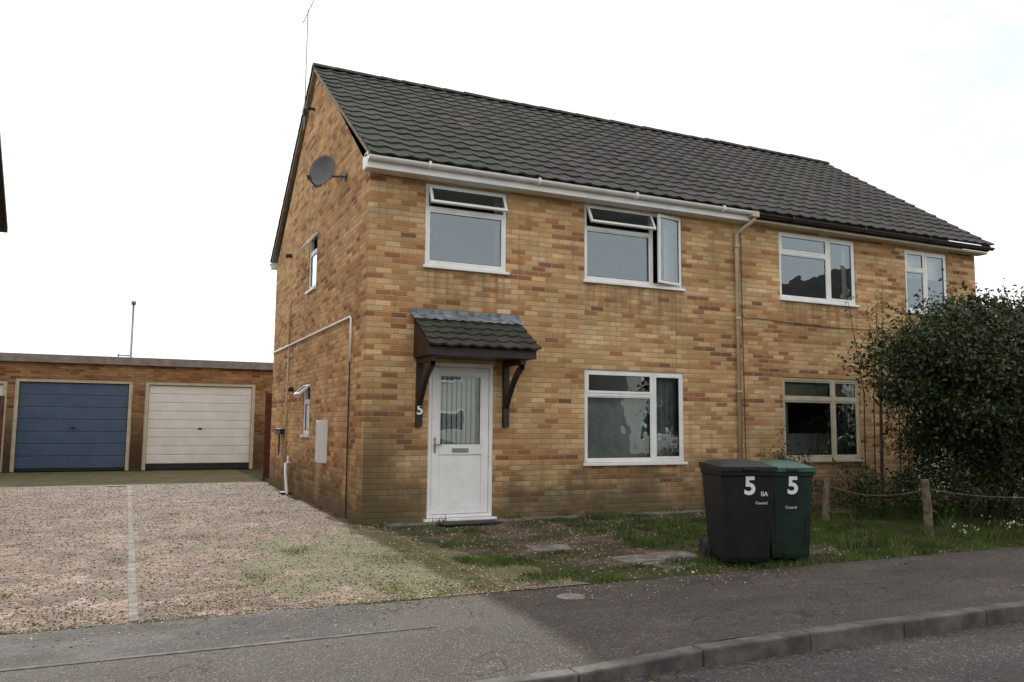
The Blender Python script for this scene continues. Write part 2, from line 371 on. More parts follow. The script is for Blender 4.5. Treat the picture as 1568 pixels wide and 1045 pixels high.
wall('side_wall',0,D_,-.1,EZ,so,TS,M['by'],extra=[(0,0,EZ),(D_,0,EZ),(RY,0,RZ)])
b=MB(); b.face([(0,D_,-.1),(W_,D_,-.1),(W_,D_,EZ),(0,D_,EZ)]); b.obj('rear_wall',M['bx'],H,recalc=False)
b=MB(); b.face([(W_,0,-.1),(W_,D_,-.1),(W_,D_,EZ),(W_,RY,RZ),(W_,0,EZ)]); b.obj('far_side_wall',M['by'],H,recalc=False)
b=MB(); b.box((.12,.12,2.5),(W_-.1,D_-.1,2.75)); b.box((.12,.12,5.06),(W_-.1,D_-.1,5.085)); b.box((6.5,.12,0.01),(6.7,D_-.1,5.05)); b.box((.12,3.,0.01),(W_-.1,3.1,5.05)); b.box((.13,.12,.0),(W_-.1,D_-.1,.008))
b.obj('interior_partitions',M['carpet'],H)

frames=MB(); framesF=MB(); glass=MB(); blacks=MB(); sills=MB()
def sash(T,u0,u1,v0,v1,fw,hinge=None,ang=0.,w0=-.01,wd=.045,fr=None):
    fr=fr or frames; a=math.radians(ang); ca,sa=math.cos(a),math.sin(a)
    def X(q):
        u,w,v=q
        if hinge=='top': dv=v-v1;dw=w-w0; w=w0+dw*ca-dv*sa; v=v1+dv*ca+dw*sa
        elif hinge=='right': du=u-u1;dw=w-w0; w=w0+dw*ca-du*sa; u=u1+du*ca+dw*sa
        elif hinge=='left': du=u-u0;dw=w-w0; w=w0+dw*ca+du*sa; u=u0+du*ca-dw*sa
        return T((u,w,v))
    wa,wb=w0-wd,w0
    if hinge and ang: wa,wb=w0-.01,w0+wd-.01
    fr.box((u0,wa,v0),(u0+fw,wb,v1),X); fr.box((u1-fw,wa,v0),(u1,wb,v1),X)
    fr.box((u0+fw,wa,v0),(u1-fw,wb,v0+fw),X); fr.box((u0+fw,wa,v1-fw),(u1-fw,wb,v1),X)
    wm=(wa+wb)/2; glass.face([(u0+fw,wm,v0+fw),(u1-fw,wm,v0+fw),(u1-fw,wm,v1-fw),(u0+fw,wm,v1-fw)],X)
    gk=.007
    for q in (((u0+fw,wm-.004,v0+fw),(u0+fw+gk,wm+.008,v1-fw)),((u1-fw-gk,wm-.004,v0+fw),(u1-fw,wm+.008,v1-fw)),((u0+fw+gk,wm-.004,v0+fw),(u1-fw-gk,wm+.008,v0+fw+gk)),((u0+fw+gk,wm-.004,v1-fw-gk),(u1-fw-gk,wm+.008,v1-fw))): blacks.box(*q,X)
def frame(T,o,mulls=(),fr=None,fw=.055,sill=True):
    fr=fr or frames; u0,u1,v0,v1=o; wa,wb=-.085,-.018
    fr.box((u0,wa,v0),(u0+fw,wb,v1),T); fr.box((u1-fw,wa,v0),(u1,wb,v1),T)
    fr.box((u0+fw,wa,v0),(u1-fw,wb,v0+fw),T); fr.box((u0+fw,wa,v1-fw),(u1-fw,wb,v1),T)
    for m in mulls: fr.box(m[0],m[1],T)
    if sill: (sills if fr is frames else fr).box((u0-.035,-.08,v0-.045),(u1+.035,.05,v0-.002),T)
def std(T,o,xm,zt,fan=0,cas=0,fr=None,hinge='right'):
    u0,u1,v0,v1=o; fw=.055; wa,wb=-.084,-.02; h=.03
    mul=[((xm-h,wa,v0+fw),(xm+h,wb,v1-fw)),((u0+fw,wa,zt-h),(xm-h,wb,zt+h))]
    frame(T,o,mul,fr)
    sash(T,u0+fw,xm-h,v0+fw,zt-h,.02,None,0,-.03,.03,fr)
    sash(T,u0+fw-.012,xm-h+.012,zt+h-.012,v1-fw+.012,.042,'top' if fan else None,fan,-.012,.04,fr)
    sash(T,xm+h-.012,u1-fw+.012,v0+fw-.012,v1-fw+.012,.048,hinge if cas else None,cas,-.012,.04,fr)
oA=ops['A']; zt=4.66
frame(TF,oA,[((oA[0]+.055,-.084,zt-.03),(oA[1]-.055,-.02,zt+.03))])
sash(TF,oA[0]+.055,oA[1]-.055,oA[2]+.055,zt-.03,.03,None,0,-.022,.035)
sash(TF,oA[0]+.043,oA[1]-.043,zt+.02,oA[3]-.043,.045,'top',24,-.012,.04)
std(TF,ops['B'],4.93,4.66,fan=27,cas=13)
std(TF,ops['C'],8.98,4.66)
std(TF,ops['D'],11.66,4.62)
std(TF,ops['E'],4.93,1.92)
oF=ops['F']; fr=framesF
frame(TF,oF,[((8.98,-.084,oF[2]+.055),(9.05,-.02,oF[3]-.055)),((oF[0]+.055,-.084,1.90),(8.98,-.02,1.96)),((9.05,-.084,1.90),(oF[1]-.055,-.02,1.96))],fr)
for (a,c,d,e) in ((oF[0]+.055,8.98,oF[2]+.055,1.9),(9.05,oF[1]-.055,oF[2]+.055,1.9),(oF[0]+.055,8.98,1.96,oF[3]-.055),(9.05,oF[1]-.055,1.96,oF[3]-.055)): sash(TF,a,c,d,e,.03,None,0,-.028,.03,fr)
o1,o2=so
frame(TS,o1,[((o1[0]+.055,-.084,4.63),(o1[1]-.055,-.02,4.69))]); sash(TS,o1[0]+.05,o1[1]-.05,o1[2]+.05,4.63,.03,None,0,-.022,.035); sash(TS,o1[0]+.04,o1[1]-.04,4.68,o1[3]-.04,.045,'top',38,-.012,.04)
frame(TS,o2,[((o2[0]+.055,-.084,1.80),(o2[1]-.055,-.02,1.86))]); sash(TS,o2[0]+.05,o2[1]-.05,o2[2]+.05,1.80,.03,None,0,-.022,.035); sash(TS,o2[0]+.04,o2[1]-.04,1.85,o2[3]-.04,.045,'top',48,-.012,.04)
def door(o,g0):
    u0,u1,v0,v1=o; f=.06
    frames.box((u0,-.085,v0),(u0+f,-.012,v1),TF); frames.box((u1-f,-.085,v0),(u1,-.012,v1),TF); frames.box((u0+f,-.085,v1-f),(u1-f,-.012,v1),TF); frames.box((u0+f,-.085,v0),(u1-f,-.012,v0+.05),TF)
    a,c,d,e=u0+f+.006,u1-f-.006,v0+.056,v1-f-.006; s=.115
    frames.box((a,-.075,d),(a+s,-.025,e),TF); frames.box((c-s,-.075,d),(c,-.025,e),TF)
    frames.box((a+s,-.075,e-s),(c-s,-.025,e),TF); frames.box((a+s,-.075,g0-.13),(c-s,-.025,g0),TF); frames.box((a+s,-.075,d),(c-s,-.025,d+s),TF)
    frames.box((a+s,-.06,d+s),(c-s,-.042,g0-.13),TF)
    for q in (((a+s,-.045,g0),(a+s+.02,-.03,e-s)),((c-s-.02,-.045,g0),(c-s,-.03,e-s)),((a+s+.02,-.045,g0),(c-s-.02,-.03,g0+.02)),((a+s+.02,-.045,e-s-.02),(c-s-.02,-.03,e-s))): frames.box(*q,TF)
    glass.face([(a+s,-.055,g0),(c-s,-.055,g0),(c-s,-.055,e-s),(a+s,-.055,e-s)],TF)
    sills.box((u0-.05,-.08,v0-.055),(u1+.05,.07,v0-.002),TF)
door(ops['DO'],1.10); door(ops['DN'],1.10)
LET=MB()
LET.box((1.35,-.024,1.005),(1.61,-.014,1.065),TF); LET.box((1.06,-.024,1.0),(1.09,-.012,1.22),TF); LET.box((1.055,.02,1.11),(1.17,.035,1.13),TF); LET.box((1.068,-.012,1.11),(1.085,.02,1.13),TF)
LET.obj('letterbox_and_handle',M['metal'],H,bevel=.003)
frames.obj('window_and_door_frames',M['white'],H,bevel=.005); sills.obj('window_sills',M['white'],H,bevel=.006)
framesF.obj('timber_window_frame',M['cream'],H,bevel=.004); glass.obj('window_glass',M['glass'],H,recalc=False); blacks.obj('window_gaskets',M['rubber'],H)
def drape(name,u0,u1,v0,v1,w,mat,T=TF,amp=.03,per=.11):
    b=MB(); n=int((u1-u0)/.012)+2; P0=[]
    for i in range(n):
        u=u0+(u1-u0)*i/(n-1); dd=amp*math.sin(2*math.pi*u/per+.8*math.sin(u*9)); P0.append((u,w+dd))
    for i in range(n-1):
        b.face([(P0[i][0],P0[i][1],v0),(P0[i+1][0],P0[i+1][1],v0),(P0[i+1][0],P0[i+1][1],v1),(P0[i][0],P0[i][1],v1)],T)
    return b.obj(name,mat,H,smooth=True,recalc=False)
drape('curtain',5.0,5.52,.85,2.3,-.2,M['curtain']); drape('curtain',3.62,3.78,.85,2.3,-.2,M['net'])
drape('reflection_drape',3.78,4.95,.85,1.88,-.22,M['sheer'],amp=.012,per=.16)
drape('curtain',.88,1.0,3.8,5.0,-.2,M['curtain']); drape('curtain',2.08,2.2,3.8,5.0,-.2,M['curtain'])
drape('curtain',5.35,5.54,3.8,5.0,-.25,M['net']); drape('curtain',7.77,7.92,3.8,5.0,-.2,M['net'])
drape('curtain',9.5,9.67,3.8,5.0,-.2,M['net']); drape('blind',11.1,12.3,4.5,5.0,-.2,M['net'],amp=.004)
# door: vertical blind slats, last gap left dark
sl_=MB()
for i in range(8):
    u=1.14+i*.078; sl_.face([(u,-.105,1.04),(u+.070,-.130,1.04),(u+.070,-.130,2.27),(u,-.105,2.27)],TF)
sl_.obj('door_blind',M['net'],H,recalc=False)
drape('blind',7.8,9.64,1.95,2.3,-.11,M['beige'],amp=.002); drape('curtain',7.78,8.02,.85,1.95,-.15,M['beige']); drape('curtain',9.38,9.65,.85,1.95,-.15,M['beige'])
drape('reflection_drape',8.02,9.38,.85,1.30,-.17,M['net'],amp=.015)  # added pale drape, stands in for the street reflection in the lower panes
drape('blind',11.2,12.2,.1,2.25,-.16,M['net'],amp=.01)

def slope(name,x0,x1,ey,ez,ry,rz,rows,mat,parent,tw=.3,seg=8):
    L=math.hypot(ry-ey,rz-ez); dy,dz=(ry-ey)/L,(rz-ez)/L; ny,nz=(-dz,dy) if ry>ey else (dz,-dy)
    if nz<0: ny,nz=-ny,-nz
    nt=int(round((x1-x0)/tw)); tw=(x1-x0)/nt; g=L/rows; b=MB()
    prof=[.021*(.5+.5*math.cos(2*math.pi*k/seg))**1.6 for k in range(seg+1)]
    for r in range(rows):
        s0=r*g; s1=(r+1)*g
        for i in range(nt):
            j=random.uniform(-.003,.008); js=random.uniform(-.008,.008); n=len(b.v)
            for k in range(seg+1):
                x=x0+(i+k/seg)*tw; h=prof[k]
                for (s,o) in ((s0+js,h+.004),(s0+js,h+.028+j),(s1+.01,h+.005+j*.3)):
                    b.v.append((x,ey+dy*s+ny*o,ez+dz*s+nz*o))
            for k in range(seg):
                a=n+k*3; b.f.append((a,a+3,a+4,a+1)); b.f.append((a+1,a+4,a+5,a+2))
            b.f.append((n,n+1,n+2))
            e=n+seg*3; b.f.append((e,e+2,e+1))
    return b.obj(name,mat,parent,recalc=False)
RX0,RX1=-.11,13.30
slope('front_roof_slope',RX0,RX1,-.36,5.24,RY,8.33,17,M['roof'],H)
slope('rear_roof_slope',RX0,RX1,8.63,5.24,RY,8.33,17,M['roof'],H,seg=4)
b=MB()
b.face([(RX0+.03,-.33,5.235),(RX1-.03,-.33,5.235),(RX1-.03,RY,8.31),(RX0+.03,RY,8.31)]); b.face([(RX0+.03,8.6,5.235),(RX1-.03,8.6,5.235),(RX1-.03,RY,8.31),(RX0+.03,RY,8.31)])
b.obj('roof_underlay',M['mortar'],H,recalc=False)
b=MB()
for xx in (-.085,W_+.003):
    for (y0,z0) in ((-.33,5.17),(8.6,5.17)):
        b.face([(xx,y0,z0),(xx,y0,z0+.07),(xx,RY,8.33),(xx,RY,8.26)]); b.face([(xx,y0,z0),(xx,RY,8.26),(xx+.085,RY,8.26),(xx+.085,y0,z0)])
b.obj('verge',M['mortar'],H,recalc=False)
b=MB(); x=RX0
while x<RX1-.1:
    x2=min(x+.45,RX1+.02); n=len(b.v); r=.125+random.uniform(-.006,.006); zo=random.uniform(-.006,.009)
    for xx,rr in ((x+.004,r+.008),(x2+.01,r-.004)):
        for k in range(9):
            a=math.pi*k/8; b.v.append((xx,RY-math.cos(a)*rr*1.15,8.30+zo+math.sin(a)*rr*.75))
    for k in range(8): b.f.append((n+k,n+k+1,n+9+k+1,n+9+k))
    b.f.append(tuple(n+k for k in range(9))); b.f.append(tuple(n+9+k for k in range(8,-1,-1))); x+=.45
b.obj('ridge_tiles',M['roof'],H,recalc=True)
PX=6.86
b=MB(); b.box((-.115,-.262,5.065),(PX,-.24,5.235)); b.box((-.112,-.24,5.068),(PX,-.002,5.08)); b.box((-.118,-.24,5.081),(-.095,-.002,5.28)); b.box((-.118,-.262,5.236),(-.095,-.1,5.30))
b.box((-.1,D_+.002,5.068),(W_,D_+.28,5.08)); b.box((-.1,D_+.24,5.08),(W_,D_+.262,5.23)); b.obj('white_fascia',M['white'],H,bevel=.004)
b=MB(); b.box((PX+.002,-.252,5.13),(RX1,-.235,5.235)); b.obj('dark_fascia',M['black'],H)
b=MB(); b.box((PX+.002,-.235,5.085),(RX1-.02,-.002,5.125)); b.obj('cream_soffit',M['cream'],H,bevel=.004)
def gutter(name,x0,x1,y,z,mat,r=.06):
    b=MB(); n=10
    for rr,flip in ((r,0),(r-.006,1)):
        k0=len(b.v)
        for xx in (x0,x1):
            for k in range(n+1):
                a=math.pi+math.pi*k/n; b.v.append((xx,y+math.cos(a)*rr,z+math.sin(a)*rr*.95))
        for k in range(n): b.f.append((k0+k,k0+k+1,k0+n+1+k+1,k0+n+1+k))
    for xx in (x0,x1):
        b.face([(xx,y+math.cos(math.pi+math.pi*k/n)*r,z+math.sin(math.pi+math.pi*k/n)*r*.95) for k in range(n+1)])
    xx=x0+.9
    while xx<x1: b.tube([(xx,y,z-.012),(xx+.03,y,z-.012)],r+.004,16); xx+=1.8
    return b.obj(name,mat,H,smooth=False,recalc=False)
gutter('white_gutter',-.12,PX,-.325,5.215,M['white']); gutter('dark_gutter',PX+.01,RX1+.03,-.318,5.205,M['black']); gutter('rear_gutter',-.12,RX1,D_+.33,5.215,M['white'])
b=MB(); b.box((PX-.06,-.39,5.12),(PX+.10,-.262,5.225)); b.obj('gutter_outlet',M['cream'],H,bevel=.01)
b=MB(); b.tube([(PX+.02,-.325,5.13),(PX+.02,-.325,5.08),(PX-.04,-.27,5.01),(6.74,-.10,4.90),(6.70,-.065,4.84),(6.70,-.065,.06)],.036,12)
for z in (4.6,3.3,2.0,.8): b.tube([(6.70,-.065,z),(6.70,-.065,z+.05)],.046,12)
b.obj('downpipe',M['pipe'],H,smooth=True)
b=MB(); b.tube([(6.82,-.02,3.45),(6.9,-.02,3.34),(7.2,-.02,3.36),(9.0,-.02,3.30),(11.,-.02,3.34),(13.,-.02,3.30)],.006,6); b.tube([(6.84,-.02,4.9),(6.84,-.02,3.5),(6.86,-.02,.3)],.006,6); b.obj('wall_cable',M['brownw'],H)

x0,x1=.68,2.40
sl=slope('canopy_tiles',x0,x1,-.80,2.50,-.0,3.0,5,M['roof'],H,tw=.215)
b=MB(); b.box((x0+.03,-.72,2.38),(x1-.03,-.685,2.52)); b.box((x0+.03,-.68,2.38),(x0+.06,-.003,2.46)); b.box((x1-.06,-.68,2.38),(x1-.03,-.003,2.46))
for xx in (x0+.035,x1-.06):
    for s in (0,.022):
        b.face([(xx+s,-.70,2.44),(xx+s,-.003,2.44),(xx+s,-.003,2.97),(xx+s,-.70,2.545)])
b.face([(x0+.02,-.76,2.50),(x1-.02,-.76,2.50),(x1-.02,-.003,2.985),(x0+.02,-.003,2.985)])
b.box((x0+.06,-.68,2.385),(x1-.06,-.003,2.40))
for xx in (.80,2.19):
    b.box((xx-.045,-.075,1.38),(xx+.045,-.003,2.38)); b.box((xx-.04,-.66,2.30),(xx+.04,-.075,2.378))
    n=9
    pts=[]
    for i in range(n):
        t_=i/(n-1); yy=-.06-.56*t_; zz=1.72+.60*t_+.10*math.sin(math.pi*t_); pts.append((yy,zz))
    for i in range(n-1):
        (ya,za),(yb,zb)=pts[i],pts[i+1]; k=len(b.v)
        for X_ in (xx-.035,xx+.035):
            b.v+= [(X_,ya,za),(X_,yb,zb),(X_,yb-.0,zb-.085),(X_,ya,za-.085)]
        b.f+=[(k,k+1,k+2,k+3),(k+4,k+7,k+6,k+5),(k,k+4,k+5,k+1),(k+3,k+2,k+6,k+7)]
b.obj('canopy_frame',M['brownw'],H)
b=MB(); b.face([(x0-.02,-.012,3.12),(x1+.02,-.012,3.12),(x1+.02,-.014,3.045),(x0-.02,-.014,3.045)])
N=40
top=[(x0-.02+(x1-x0+.04)*i/N,-.02,3.05) for i in range(N+1)]; bot=[(x0-.02+(x1-x0+.04)*i/N,-.17+.012*math.sin(i*1.9),2.955+.010*math.sin(i*1.9)) for i in range(N+1)]
for i in range(N): b.face([bot[i],bot[i+1],top[i+1],top[i]])
b.obj('canopy_flashing',M['lead'],H,recalc=False)
text('5','house_number',M['white'],H,(.80,-.082,1.62),(math.pi/2,0,0),.20)

b=MB(); b.box((-.12,2.28,.76),(-.003,2.66,1.47)); b.box((-.13,2.31,.79),(-.122,2.63,1.44)); b.obj('meter_box',M['white'],H,bevel=.01)
b=MB(); b.tube([(-.03,.8,.02),(-.03,.8,2.35)],.012,8); b.obj('black_cable',M['black'],H)
b=MB(); b.tube([(-.03,.8,2.35),(-.03,.8,3.02),(-.03,.86,3.04),(-.03,8.2,3.04)],.018,8); b.obj('surface_pipes',M['white'],H,smooth=True)
b=MB(); b.tube([(-.03,6.1,3.05),(-.03,6.1,3.85),(-.03,6.16,4.0)],.016,8); b.tube([(-.03,6.12,3.0),(-.03,6.12,.05)],.016,8); b.obj('gas_pipe',M['pipe'],H,smooth=True)
b=MB(); b.tube([(-.0,5.6,.62),(-.10,5.6,.60),(-.12,5.45,.4),(-.12,5.25,.10),(-.12,5.2,.02)],.03,10); b.tube([(-.04,5.95,.02),(-.05,5.75,.30),(-.05,5.62,.75)],.022,8); b.obj('waste_pipes',M['white'],H,smooth=True)
b=MB(); b.box((-.13,6.25,1.18),(-.003,6.9,1.3)); b.box((-.10,6.55,.75),(-.07,6.6,1.2)); b.tube([(-.003,6.3,5.0),(-.14,6.3,4.98)],.045,10); b.tube([(-.003,5.6,2.1),(-.10,5.6,2.1)],.05,10); b.box((-.2,5.35,-.0),(-.02,5.65,.05)); b.tube([(-.003,4.3,7.55),(-.16,4.3,7.55)],.03,8); b.box((-.19,4.5,7.5),(-.12,4.65,7.62)); b.obj('vents_and_brackets',M['black'],H,bevel=.006)

SD=empty('satellite_dish',(-.36,1.62,5.50)); nrm=Vector((-.72,-.66,.22)).normalized(); q=nrm.to_track_quat('Z','Y'); SD.rotation_mode='QUATERNION'; SD.rotation_quaternion=q
b=MB(); rings=8;seg=36
for i in range(rings+1):
    r=i/rings
    for k in range(seg):
        a=2*math.pi*k/seg; b.v.append((.25*r*math.cos(a),.28*r*math.sin(a),.07*r*r-.05))
for i in range(rings):
    for k in range(seg): b.f.append((i*seg+k,i*seg+(k+1)%seg,(i+1)*seg+(k+1)%seg,(i+1)*seg+k))
o=b.obj('reflector',M['dish'],SD,smooth=True,recalc=False); so_=o.modifiers.new('s','SOLIDIFY'); so_.thickness=.008
b=MB(); b.tube([(0,-.26,-.02),(0,-.34,.10),(0,-.30,.30)],.014,8); b.tube([(0,-.30,.27),(0,-.25,.34)],.035,12); b.box((-.06,-.06,-.14),(.06,.06,-.05)); b.obj('lnb_arm',M['dish'],SD)
b=MB(); inv=q.to_matrix().inverted(); L0=Vector((-.36,1.62,5.50))
def loc(p): return tuple(inv@(Vector(p)-L0))
b.tube([loc((-.0,1.50,5.42)),loc((-.22,1.52,5.40)),loc((-.28,1.66,5.44))],.018,8); b.tube([loc((-.005,1.5,5.42)),loc((-.03,1.5,5.42))],.07,10); b.obj('wall_mount',M['dish'],SD)
TA=empty('tv_aerial'); b=MB(); b.tube([(-.15,4.58,7.2),(-.15,4.58,9.7)],.010,8); b.tube([(-.15,4.0,9.62),(-.15,5.1,9.66)],.007,6)
for i in range(9): y=4.05+i*.12; b.tube([(-.30,y,9.63),(0.,y,9.63)],.003,5)
b.obj('mast_and_elements',M['metal'],TA)

# ------------------------------------------------------------------ garages
G=empty('garage_block'); GY=14.73
TG=lambda q:(q[0],GY-q[1],q[2])
b=MB()
gd=[(-8.9,-6.05,0,2.52),(-5.88,-2.93,0,2.60),(-2.60,.50,0,2.60),(1.3,4.2,0,2.6)]
us=sorted({-9.6,6.,*[a for g in gd for a in g[:2]]})
for i in range(len(us)-1):
    uc=(us[i]+us[i+1])/2; op=[g for g in gd if g[0]<uc<g[1]]
    v0=op[0][3] if op else -.05
    b.face([(us[i],0,v0),(us[i+1],0,v0),(us[i+1],0,3.05),(us[i],0,3.05)],TG)
for g in gd:
    for uu in g[:2]: b.face([(uu,0,0),(uu,-.2,0),(uu,-.2,g[3]),(uu,0,g[3])],TG)
    b.face([(g[0],0,g[3]),(g[1],0,g[3]),(g[1],-.2,g[3]),(g[0],-.2,g[3])],TG)
b.face([(6,0,-.05),(6,-5.5,-.05),(6,-5.5,3.05),(6,0,3.05)],TG); b.face([(-9.6,0,-.05),(-9.6,-5.5,-.05),(-9.6,-5.5,3.05),(-9.6,0,3.05)],TG); b.face([(-9.6,-5.5,-.05),(6,-5.5,-.05),(6,-5.5,3.05),(-9.6,-5.5,3.05)],TG)
b.obj('garage_walls',M['brick_g'],G,recalc=False)
b=MB(); b.box((-9.8,-5.7,3.05),(6.2,.09,3.10),TG); b.box((-9.8,.09,3.04),(6.2,.115,3.27),TG); b.box((-9.8,-5.7,3.101),(6.2,.085,3.2),TG); b.obj('flat_roof_fascia',M['fasciag'],G,bevel=.01)
def gdoor(name,g,mat,ribs,fmat,gap=.10):
    u0,u1,_,v1=g; f=MB(); f.box((u0,-.12,0.02),(u0+.10,-.03,v1),TG); f.box((u1-.10,-.12,.02),(u1,-.03,v1),TG); f.box((u0+.10,-.12,v1-.10),(u1-.10,-.03,v1),TG); f.obj(name+'_frame',fmat,G,bevel=.006)
    d=MB(); z0=gap; z1=v1-.11; h=(z1-z0)/ribs
    d.box((u0+.105,-.13,z0),(u1-.105,-.115,z1),TG)
    for i in range(ribs): d.box((u0+.108,-.115,z0+i*h+.012),(u1-.108,-.10,z0+(i+1)*h-.012),TG)
    d.obj(name,mat,G,bevel=.008)
    k=MB(); k.box((u0+.1,-.13,.03),(u1-.1,-.12,z0-.002),TG); k.box(((u0+u1)/2-.05,-.10,1.2),((u0+u1)/2+.05,-.08,1.25),TG); k.obj(name+'_gap_shade_and_handle',M['rubber'],G)  # dark strip drawn in for the shaded gap below the door, plus the handle
gdoor('blue_garage_door',gd[1],M['blue'],7,M['cream']); gdoor('white_garage_door',gd[2],M['gwhite'],9,M['cream'],.20); gdoor('end_garage_door',gd[0],M['gwhite'],7,M['cream']); gdoor('far_garage_door',gd[3],M['gwhite'],7,M['cream'])
def fence(name,x0,x1,y,h):
    e=empty(name); b=MB(); x=x0
    while x<x1: b.box((x,y-.01,.04),(x+.115,y+.01,h+random.uniform(-.01,.01))); x+=.12
    b.box((x0,y+.012,h-.3),(x1,y+.05,h-.22)); b.box((x0,y+.012,.3),(x1,y+.05,.38)); b.box((x0-.05,y-.05,0),(x0-.003,y+.05,h+.06)); b.obj('boards',M['fence'],e)
fence('wooden_fence',.14,2.4,9.9,2.15); fence('wooden_fence',-8.0,-5.85,12.6,2.05)

def house(name,x0,x1,y0,y1,ez,rz,gable_x=True,brick=True,dirn=-1):
    e=empty(name); b=MB(); c=MB()
    if gable_x:
        ym=(y0+y1)/2
        c.face([(x0,y0,-.1),(x1,y0,-.1),(x1,y0,ez),(x0,y0,ez)]); c.face([(x0,y1,-.1),(x1,y1,-.1),(x1,y1,ez),(x0,y1,ez)])
        for xx in (x0,x1): b.face([(xx,y0,-.1),(xx,y1,-.1),(xx,y1,ez),(xx,ym,rz),(xx,y0,ez)])
    else:
        xm=(x0+x1)/2
        for yy in (y0,y1): c.face([(x0,yy,-.1),(x1,yy,-.1),(x1,yy,ez),(xm,yy,rz),(x0,yy,ez)])
        for xx in (x0,x1): b.face([(xx,y0,-.1),(xx,y1,-.1),(xx,y1,ez),(xx,y0,ez)])
    b.obj('gable_walls',M['ry'] if brick else M['render'],e,recalc=False); c.obj('long_walls',M['rx'] if brick else M['render'],e,recalc=False)
    r=MB(); o_=.25; sl_=(rz-ez)/((y1-y0)/2 if gable_x else (x1-x0)/2); de=o_*sl_
    if gable_x:
        ym=(y0+y1)/2
        for (ya,) in ((y0-o_,),(y1+o_,)):
            for dz in (.02,.12): r.face([(x0-.2,ya,ez-de+dz),(x1+.2,ya,ez-de+dz),(x1+.2,ym,rz+dz),(x0-.2,ym,rz+dz)])
            for xx in (x0-.2,x1+.2): r.face([(xx,ya,ez-de+.02),(xx,ya,ez-de+.12),(xx,ym,rz+.12),(xx,ym,rz+.02)])
    else:
        xm=(x0+x1)/2
        for xa in (x0-o_,x1+o_):
            for dz in (.02,.12): r.face([(xa,y0-.2,ez-de+dz),(xa,y1+.2,ez-de+dz),(xm,y1+.2,rz+dz),(xm,y0-.2,rz+dz)])
    r.obj('roof',M['roof'],e,recalc=False)
    w=MB(); gl=MB(); yy=y1 if dirn>0 else y0; s=dirn
    xx=x0+.9
    while xx<x1-1.8:
        for z0,z1 in ((.9,2.2),(3.4,4.6)):
            w.box((xx,min(yy,yy+s*.05),z0),(xx+1.5,max(yy,yy+s*.05),z1)); gl.box((xx+.08,min(yy+s*.05,yy+s*.056),z0+.08),(xx+1.42,max(yy+s*.05,yy+s*.056),z1-.08))
        xx+=2.6
    w.obj('window_frames',M['white'],e); gl.obj('window_panes',M['black'],e)
house('neighbour_house',-14.,-5.45,-.5,6.,5.1,7.6,True,True,-1)
house('opposite_house',-14,0,-32,-24,5,7.8,True,False,1); house('opposite_house',4,17,-33,-25,5,7.8,True,False,1); house('opposite_house',20,31,-33,-24,5,8.2,True,False,1); house('opposite_house',33,42,-34,-24,6.4,11.2,False,False,1); house('opposite_house',45,58,-33,-24,5,8.2,True,False,1)

L=empty('street_lamp',(-3.03,30,0)); b=MB(); b.tube([(0,0,0),(0,0,1.2)],.09,10); b.tube([(0,0,1.2),(.0,0,6.8)],[.06,.045],10); b.obj('column',M['metal'],L,smooth=True)
b=MB(); b.box((-.10,-.5,6.8),(.10,.12,6.93)); b.obj('lantern',M['metal'],L,bevel=.03)
b=MB(); b.box((-.55,-.03,3.2),(-.5,.03,4.5)); b.box((-.55,-.03,4.4),(.0,.03,4.46)); b.obj('bracket',M['metal'],L)

